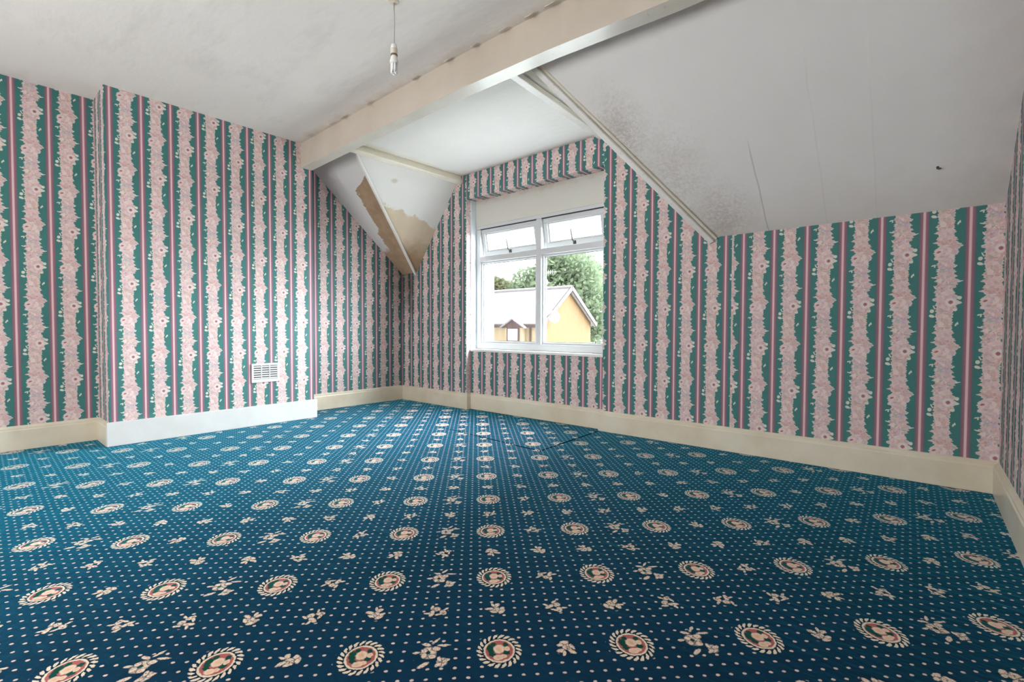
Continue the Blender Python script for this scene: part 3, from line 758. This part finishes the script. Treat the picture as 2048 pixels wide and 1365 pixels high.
# ------------------------------------------------------------------ the dormer window
def build_window():
    W = empty('window_1', (0, 0, 0)); tag(W, 'white plastic casement window with two small top lights ajar', kind='structure')
    x0, x1 = RC0 + .014, RC1 - .014; z0, z1 = SILL + .012, 1.822
    y0, y1 = D2, D2 + .07; fw = 0.052; mx0, mx1 = 1.812, 1.872; tz0, tz1 = 1.462, 1.518
    def bar(name, a, b_):
        m = MB(); m.box(a, b_); return m.build(name, M_UPVC, W, bevel=0.006)
    bar('bottom_rail', (x0, y0, z0), (x1, y1, z0 + .062)); bar('top_rail', (x0, y0, z1 - .036), (x1, y1, z1))
    bar('jamb', (x0, y0, z0 + .062), (x0 + fw, y1, z1 - .036)); bar('jamb', (x1 - fw, y0, z0 + .062), (x1, y1, z1 - .036))
    bar('mullion', (mx0, y0 - .004, z0 + .06), (mx1, y1, z1 - .036))
    bar('transom', (x0 + fw, y0 - .002, tz0), (mx0, y1, tz1)); bar('transom', (mx1, y0 - .002, tz0), (x1 - fw, y1, tz1))
    sb = MB(); sb.box((RC0 + .004, D1 - .010, SILL - .012), (RC1 - .004, D2 + .005, SILL + .012)); sb.build('sill_board', M_WHITE, W, bevel=0.004)
    sb = MB(); sb.prism([(x0, y1 - .01, z0), (x0, 0.36, z0 - .03), (x0, 0.36, z0 - .05), (x0, y1 - .01, z0 - .02)], (x1 - x0, 0, 0)); sb.build('outer_sill', M_WHITE, W)
    for a, b_ in ((x0 + fw, mx0), (mx1, x1 - fw)):
        # fixed lower pane with glazing bead and gasket
        zl, zh = z0 + .062, tz0; g = 0.018
        m = MB()
        m.box((a, y0 + .014, zl), (b_, y1 - .01, zl + g)); m.box((a, y0 + .014, zh - g), (b_, y1 - .01, zh))
        m.box((a, y0 + .014, zl + g), (a + g, y1 - .01, zh - g)); m.box((b_ - g, y0 + .014, zl + g), (b_, y1 - .01, zh - g))
        bead = m.build('glazing_bead', M_UPVC, W, bevel=0.004)
        m = MB(); k = 0.004
        m.box((a + g, y0 + .03, zl + g), (b_ - g, y0 + .042, zl + g + k)); m.box((a + g, y0 + .03, zh - g - k), (b_ - g, y0 + .042, zh - g))
        m.box((a + g, y0 + .03, zl + g + k), (a + g + k, y0 + .042, zh - g - k)); m.box((b_ - g - k, y0 + .03, zl + g + k), (b_ - g, y0 + .042, zh - g - k))
        m.build('gasket', M_GASKET, bead)
        m = MB(); m.box((a + g + k, y0 + .034, zl + g + k), (b_ - g - k, y0 + .038, zh - g - k)); m.build('pane', M_GLASS, W)
        # top-hung light, pushed open at the foot
        zl, zh = tz1 + .004, z1 - .040; s = 0.040
        H = empty('top_light', (0, y0 + .012, zh)); H.parent = W; H.rotation_euler = (math.radians(11), 0, 0)
        hh = zh - zl; a2, b2 = a + .004, b_ - .004; th = 0.046
        m = MB()
        m.box((a2, 0, -s), (b2, th, 0)); m.box((a2, 0, -hh), (b2, th, -hh + s))
        m.box((a2, 0, -hh + s), (a2 + s, th, -s)); m.box((b2 - s, 0, -hh + s), (b2, th, -s))
        m.build('sash', M_UPVC, H, bevel=0.004)
        m = MB(); g = .014
        m.box((a2 + s, .012, -s - g), (b2 - s, .034, -s)); m.box((a2 + s, .012, -hh + s), (b2 - s, .034, -hh + s + g))
        m.box((a2 + s, .012, -hh + s + g), (a2 + s + g, .034, -s - g)); m.box((b2 - s - g, .012, -hh + s + g), (b2 - s, .034, -s - g))
        m.build('glazing_bead', M_UPVC, H, bevel=0.003)
        m = MB(); m.box((a2 + s + g, .022, -hh + s + g), (b2 - s - g, .026, -s - g)); m.build('pane', M_GLASS, H)
        cx = (a2 + b2) / 2
        m = MB(); m.box((cx - .012, -.012, -hh + .004), (cx + .012, 0.0, -hh + .034))
        m.tube([(cx, -.010, -hh + .022), (cx - .004, -.030, -hh + .045), (cx - .010, -.032, -hh + .135)], [.007, .006, .0045], 8)
        m.build('handle', M_HANDLE, H)
        m = MB()
        for zz, (p, q_) in ((0, ((a, y0, zh + .002), (b_, y0 + .02, zh + .007))),):
            m.box(p, q_)
        m.build('gasket', M_GASKET, W)
build_window()

# ------------------------------------------------------------------ air vent on the chimney breast
def build_vent():
    y0, y1, z0, z1 = -1.738, -1.517, 0.352, 0.508
    V = empty('air_vent', (CX, (y0 + y1) / 2, z0)); tag(V, 'white plastic louvred air vent low on the chimney breast', 'air vent')
    X = 0.0; c = (y0 + y1) / 2; hz = z1 - z0; hw = (y1 - y0) / 2
    cols = [(-0.095, -0.038), (-0.030, 0.027), (0.035, 0.092)]
    m = MB(); fz0, fz1 = 0.026, hz - .018
    m.box((0, -hw, 0), (0.010, hw, fz0)); m.box((0, -hw, fz1), (0.010, hw, hz))
    edges = [-hw, cols[0][0], cols[0][1], cols[1][0], cols[1][1], cols[2][0], cols[2][1], hw]
    for i in range(0, 8, 2): m.box((0, edges[i], fz0), (0.010, edges[i + 1], fz1))
    m.build('frame', M_VENT, V, bevel=0.002)
    m = MB(); m.box((0.0003, -hw + .01, fz0 - .004), (0.0012, hw - .01, fz1 + .004)); m.build('backing', M_GASKET, V)
    me = None; n = 6; pitch = (fz1 - fz0) / n
    for i in range(n):
        for a, b_ in cols:
            if me is None:
                m = MB(); L = b_ - a; m.obox((0, 0, 0), (0, 1, 0), (math.cos(.75), 0, -math.sin(.75)), (math.sin(.75), 0, math.cos(.75)), L / 2, .0068, .0013)
                o = m.build('slat', M_VENT, V); me = o.data
            else: o = link('slat', me, V)
            o.location = (0.0055, (a + b_) / 2, fz0 + pitch * (i + 0.42))
build_vent()

# ------------------------------------------------------------------ pendant lamp
def build_pendant():
    x, y = 2.469, -1.867
    P = empty('pendant_lamp', (x, y, CH)); tag(P, 'bare low-energy bulb hanging on a grey cord from the ceiling', 'pendant lamp')
    m = MB(); m.lathe([(0.0, -0.010), (0.012, -0.010), (0.020, -0.007), (0.026, -0.002), (0.027, 0.0)], (0, 0, 0), 24); m.build('ceiling_rose', M_HOLD, P, smooth=True)
    m = MB(); m.tube([(0, 0, -0.006), (0.001, 0, -0.10), (-0.001, 0, -0.18), (0, 0, -0.215)], 0.0037, 8); m.build('cord', M_CORD, P, smooth=True)
    m = MB(); m.lathe([(0.0, -0.205), (0.006, -0.206), (0.014, -0.212), (0.0165, -0.226), (0.0165, -0.232)], (0, 0, 0), 20)
    h = m.build('lamp_holder', M_WHITE, P, smooth=True)
    m = MB(); m.lathe([(0.0168, -0.232), (0.0175, -0.233), (0.0178, -0.256), (0.0168, -0.258)], (0, 0, 0), 20); m.build('shade_ring', M_HOLD, h, smooth=True)
    m = MB(); m.lathe([(0.015, -0.258), (0.0172, -0.259), (0.0172, -0.265), (0.013, -0.267)], (0, 0, 0), 20); m.build('collar', M_BRASS, h, smooth=True)
    m = MB(); m.lathe([(0.012, -0.262), (0.0145, -0.268), (0.019, -0.285), (0.021, -0.292), (0.021, -0.303), (0.0, -0.304)], (0, 0, 0), 22); bb = m.build('bulb', M_WHITE, P, smooth=True)
    for ang in (0.3, 0.3 + PI * 2 / 3, 0.3 + PI * 4 / 3):
        ux, uy = math.cos(ang), math.sin(ang); tx, ty = -uy, ux; pts = []
        for k in range(13):
            a = k / 12
            if a < .35: zz = -0.300 - a / .35 * 0.045; off = -1
            elif a > .65: zz = -0.345 + (a - .65) / .35 * 0.045; off = 1
            else:
                th = (a - .35) / .30 * PI; off = -math.cos(th); zz = -0.345 - 0.0075 * math.sin(th)
            pts.append((ux * .0105 + tx * off * .0068, uy * .0105 + ty * off * .0068, zz))
        m = MB(); m.tube(pts, 0.0048, 10); m.build('tube', M_TUBE, bb, smooth=True)
build_pendant()

# small dark hook left in the slope
m = MB(); p = Vector((4.509, -0.214, zR(-0.214)))
m.tube([p + Vector((0, .004, .005)), p + Vector((0, -.006, -.008)), p + Vector((.007, -.010, -.012)), p + Vector((.012, -.008, -.009))], [.006, .005, .004, .003], 8)
tag(m.build('picture_hook', M_HANDLE, smooth=True), 'tiny dark hook stuck in the right sloping ceiling', 'hook')

# ------------------------------------------------------------------ outside
def at(px, py, depth):
    return CAM + (CF + CR * ((px - 1024) / FPX) - CU * ((py - 682.5) / FPX)) * depth
def brick_mat():
    t = NT('buff_brick'); ob = t.obj(); x, y, z = t.sep(ob)
    br = t.n('ShaderNodeTexBrick'); t.set(br.inputs['Vector'], t.vec(t.add(x, y), z)); br.inputs['Scale'].default_value = 1.0
    br.inputs['Color1'].default_value = srgb(80,61,38); br.inputs['Color2'].default_value = srgb(75,57,35); br.inputs['Mortar'].default_value = srgb(78,60,36)
    br.inputs['Brick Width'].default_value = 0.23; br.inputs['Row Height'].default_value = 0.075; br.inputs['Mortar Size'].default_value = 0.01
    t.bsdf(br.outputs[0], 0.9, None, 0.2); return t.mat
def tile_mat():
    t = NT('roof_tiles_far'); ob = t.obj(); x, y, z = t.sep(ob)
    wv = t.m('FRACT', t.mul(z, 4.2)); c = t.mix(t.step(wv, 0.0, 0.25), srgb(96,91,91), srgb(124,119,119))
    c = t.mix(t.mul(t.noise(ob, 1.5, 3)[0], 0.5), c, srgb(130,122,118))
    t.bsdf(c, 0.85, None, 0.2); return t.mat
M_FRONT = simple('lightened_front_wall', srgb(142,124,98), 0.9); M_BRICK = brick_mat(); M_TILE = tile_mat()  # front wall lightened against the gable to stand for brighter light on it
M_BARGE = simple('bargeboard_sun_offset', srgb(36,22,20), 0.7); M_BROWN = simple('brown_joinery', srgb(58,38,34), 0.6); M_PANE2 = simple('pale_curtained_pane', srgb(214,214,212), 0.25)  # bargeboard brown darkened to offset the strong sun on that face
M_RENDER = simple('white_render', srgb(238,238,236), 0.8); M_GRND = simple('pale_paving', srgb(170,170,166), 0.95)
M_METAL = simple('pale_metal', srgb(205,208,210), 0.4)
GZ = -4.6
m = MB(); m.face([(-120, 0.5, GZ), (120, 0.5, GZ), (120, 160, GZ), (-120, 160, GZ)])
tag(m.build('ground', M_GRND), 'pale ground outside', kind='structure')

def build_house():
    A = at(1137, 578, 33.0)                         # gable apex
    r2 = Vector((CR.x, CR.y, 0)).normalized(); f2 = Vector((CF.x, CF.y, 0)).normalized()
    g = (r2 * 0.64 + f2 * 0.77).normalized()        # along the gable, to the right and away
    l = (-r2 * 0.77 + f2 * 0.64).normalized()       # along the ridge, to the left and away
    EZ = at(1193, 645, 35.0).z; hw = 3.0; rise = A.z - EZ; LN = 13.0
    H = empty('brick_house', (A.x, A.y, GZ)); tag(H, 'buff brick house with pale tiled roof seen through the window', 'house')
    def loc(s, q_, z): return g * s + l * q_ + Vector((0, 0, z - GZ))
    up = Vector((0, 0, 1))
    m = MB(); m.prism([loc(-hw, 0, GZ), loc(hw, 0, GZ), loc(hw, 0, EZ), loc(0, 0, A.z - .12), loc(-hw, 0, EZ)], l * 0.3); m.build('gable_wall', M_BRICK, H)
    m = MB(); m.prism([loc(-hw, 0.3, GZ), loc(-hw, LN, GZ), loc(-hw, LN, EZ), loc(-hw, 0.3, EZ)], g * 0.3); m.build('front_wall', M_FRONT, H)
    m = MB(); m.prism([loc(hw, 0.3, GZ), loc(hw, LN, GZ), loc(hw, LN, EZ), loc(hw, 0.3, EZ)], g * -0.3); m.build('back_wall', M_BRICK, H)
    ov = 0.35; sl_ = rise / hw
    for sgn in (-1, 1):
        e = hw + ov
        m = MB(); m.prism([loc(0, -.25, A.z), loc(0, LN, A.z), loc(sgn * e, LN, EZ - sl_ * ov), loc(sgn * e, -.25, EZ - sl_ * ov)], up * 0.12); m.build('roof_slope', M_TILE, H)
        m = MB(); m.beam(loc(0, -.30, A.z + .05), loc(sgn * e, -.30, EZ - sl_ * ov + .05), up, 0.07, 0.27); m.build('bargeboard', M_BARGE, H)
    m = MB(); m.tube([loc(0, -.25, A.z + .10), loc(0, LN, A.z + .10)], 0.14, 8); m.build('ridge', M_TILE, H)
    e = hw + ov
    m = MB(); m.beam(loc(-e, -.2, EZ - sl_ * ov - .05), loc(-e, LN, EZ - sl_ * ov - .05), up, 0.12, 0.20); m.build('gutter', M_BROWN, H)
    m = MB(); m.tube([loc(-hw - .08, 0.95, EZ - .2), loc(-hw - .08, 0.95, GZ)], 0.06, 8); m.build('downpipe', M_BROWN, H)
    # small gabled bay on the front
    q0, q1, pr = 1.15, 2.95, 0.5; qa = (q0 + q1) / 2; bz = EZ - .38
    m = MB(); m.prism([loc(-hw, q0 + .2, GZ), loc(-hw - pr, q0 + .2, GZ), loc(-hw - pr, q1 - .2, GZ), loc(-hw, q1 - .2, GZ)], up * (bz - GZ)); bay = m.build('bay', M_FRONT, H)
    m = MB(); m.prism([loc(-hw - pr - .05, q0 - .1, bz - .05), loc(-hw - pr - .05, q1 + .1, bz - .05), loc(-hw - pr - .05, qa, bz + .46)], g * 0.06); m.build('bay_gable', M_BROWN, bay)
    for s0 in (q0 - .15, q1 + .15):
        m = MB(); m.prism([loc(-hw - pr - .2, s0, bz - .08), loc(-hw - pr - .2, qa, bz + .52), loc(-hw + .5, qa, bz + .52), loc(-hw + .1, s0, bz - .08)], up * 0.08); m.build('bay_roof', M_TILE, bay)
    m = MB(); m.prism([loc(-hw - pr - .04, q0 + .36, bz - .02), loc(-hw - pr - .04, q1 - .36, bz - .02), loc(-hw - pr - .04, q1 - .36, bz - 1.0), loc(-hw - pr - .04, q0 + .36, bz - 1.0)], g * 0.06); wf = m.build('bay_window', M_BROWN, bay)
    m = MB(); m.prism([loc(-hw - pr - .07, q0 + .50, bz - .12), loc(-hw - pr - .07, q1 - .50, bz - .12), loc(-hw - pr - .07, q1 - .50, bz - .88), loc(-hw - pr - .07, q0 + .50, bz - .88)], g * 0.03); m.build('pane', M_PANE2, bay)
    # aerial and dish
    b0 = H.location + loc(-0.75, 1.6, A.z - .75 * sl_ + .1)
    ar = empty('tv_aerial', b0); tag(ar, 'pale metal television aerial on the far roof', 'aerial')
    m = MB(); m.tube([(0, 0, -.05), (0, 0, 1.75)], 0.022, 6); m.build('mast', M_METAL, ar)
    m = MB(); m.tube([r2 * -.1 + up * 1.68, r2 * 0.9 + up * 1.68], 0.018, 6)
    for k in range(6): m.tube([r2 * (.05 + .15 * k) + up * 1.55, r2 * (.05 + .15 * k) + up * 1.81], 0.008, 5)
    m.build('boom', M_METAL, ar)
    m = MB(); m.tube([r2 * .0 + up * .95, r2 * .4 + up * .95], 0.014, 6); m.tube([r2 * .3 + up * .80, r2 * .3 + up * 1.1], 0.012, 6); m.build('cross_bar', M_METAL, ar)
    c = H.location + loc(-hw + .62, -0.42, EZ + .28)
    ds = empty('satellite_dish', c); tag(ds, 'round white satellite dish on the yellow gable corner', 'satellite dish')
    ax = (-f2 + r2 * .25 + up * .3).normalized(); a1 = ax.cross(up).normalized(); a2 = a1.cross(ax)
    m = MB(); prev = None; n = 20
    for rr, dd in ((0.02, 0.0), (0.16, 0.015), (0.30, 0.05), (0.40, 0.10)):
        ring = [a1 * (math.cos(2 * PI * k / n) * rr) + a2 * (math.sin(2 * PI * k / n) * rr) + ax * dd for k in range(n)]
        if prev:
            for k in range(n): m.face([prev[k], prev[(k + 1) % n], ring[(k + 1) % n], ring[k]])
        prev = ring
    o = m.build('dish', M_RENDER, ds, smooth=True); sm = o.modifiers.new('thickness', 'SOLIDIFY'); sm.thickness = 0.012
    m = MB(); m.tube([a2 * -.38 + ax * .08, ax * .42 + a2 * -.1], 0.015, 6); m.tube([(0, 0, 0), l * 0.44 - ax * .02], 0.03, 6); m.build('arm', M_METAL, ds)
build_house()

# white neighbouring wall that closes the view on the left
p = at(988, 600, 14.0); r2 = Vector((CR.x, CR.y, 0)).normalized(); f2 = Vector((CF.x, CF.y, 0)).normalized()
m = MB(); a = Vector((p.x, p.y, GZ))
m.prism([a, a - r2 * 3.2 + f2 * 0.6, a - r2 * 2.6 + f2 * 5.0, a + f2 * 5.4 - r2 * 1.2], (0, 0, 7.6))
nb_ = empty('white_house', (p.x - 1.5, p.y + 1, GZ)); tag(nb_, 'white rendered house wall at the left edge of the view', 'house')
o = m.build('wall', M_RENDER); o.parent = nb_; o.matrix_parent_inverse = nb_.matrix_world.inverted(); o.location = -Vector((0, 0, 0))
o.matrix_parent_inverse = Matrix.Translation(-nb_.location)

def leaf_mat(name, c1, c2):
    t = NT(name); oi = t.obj()
    c = t.mix(t.noise(oi, 1.2, 3)[0], c1, c2)
    d = t.n('ShaderNodeBsdfDiffuse'); t.set(d.inputs[0], c); tr = t.n('ShaderNodeBsdfTranslucent'); t.set(tr.inputs[0], c)
    mx = t.n('ShaderNodeMixShader'); mx.inputs[0].default_value = 0.45
    t.t.links.new(d.outputs[0], mx.inputs[1]); t.t.links.new(tr.outputs[0], mx.inputs[2]); t.t.links.new(mx.outputs[0], t.out.inputs[0])
    return t.mat
M_LEAF = leaf_mat('leaves', srgb(80,96,74), srgb(108,116,92)); M_LEAF2 = leaf_mat('dull_leaves', srgb(80,88,64), srgb(100,96,76))
M_BARK = simple('bark', srgb(120,108,98), 0.9)
def tree(name, label, blobs, trunk, mat, n, size, seed):
    rnd = random.Random(seed)
    base = Vector((trunk.x, trunk.y, GZ)); T = empty(name, base); tag(T, label, 'tree', 'trees behind the brick house')
    v = []; f = []
    wsum = sum(b_[1] ** 2 for b_ in blobs)
    for c, r in blobs:
        for _ in range(int(n * r * r / wsum)):
            d = Vector((rnd.gauss(0, 1), rnd.gauss(0, 1), rnd.gauss(0, 1))).normalized() * r * (rnd.random() ** 0.45)
            p_ = c + d - base
            a = Vector((rnd.gauss(0, 1), rnd.gauss(0, 1), rnd.gauss(0, 1))).normalized(); b_ = a.orthogonal().normalized()
            s = size * rnd.uniform(0.6, 1.3); k = len(v)
            v += [tuple(p_ - a * s), tuple(p_ + b_ * s * .5), tuple(p_ + a * s), tuple(p_ - b_ * s * .5)]; f.append((k, k + 1, k + 2, k + 3))
    me = bpy.data.meshes.new('foliage'); me.from_pydata(v, [], f); me.materials.append(mat); o = link('foliage', me, T); o['kind'] = 'stuff'
    m = MB(); top = max((c for c, r in blobs), key=lambda c: c.z) - base
    m.tube([(0, 0, 0), (0.1, 0, top.z * .4), tuple(top * .7)], [0.32, 0.24, 0.10], 9)
    for c, r in blobs:
        m.tube([(0.1, 0, top.z * .42), tuple((c - base) * .6 + Vector((0, 0, top.z * .15))), tuple(c - base)], [0.12, 0.08, 0.03], 6)
    m.build('trunk', M_BARK, T)
big = [(at(1090, 590, 50), 2.8), (at(1060, 580, 50), 2.4), (at(1120, 555, 51), 2.9), (at(1150, 540, 50), 2.4), (at(1165, 580, 50), 2.6), (at(1185, 620, 50), 2.4), (at(1140, 600, 51), 2.6), (at(1042, 600, 50), 2.0), (at(1110, 530, 50), 1.5), (at(1180, 555, 52), 1.9), (at(1198, 660, 50), 2.0)]
tree('broad_tree', 'broad pale green tree rising behind the gable', big, at(1120, 640, 50), M_LEAF, 9000, 0.30, 2)
sm_ = [(at(998, 585, 56), 1.7), (at(1012, 590, 56), 1.7), (at(992, 570, 56), 1.0), (at(1028, 592, 56), 1.4)]
tree('small_tree', 'small dull green tree beyond the ridge on the left', sm_, at(1004, 640, 56), M_LEAF2, 2200, 0.28, 4)
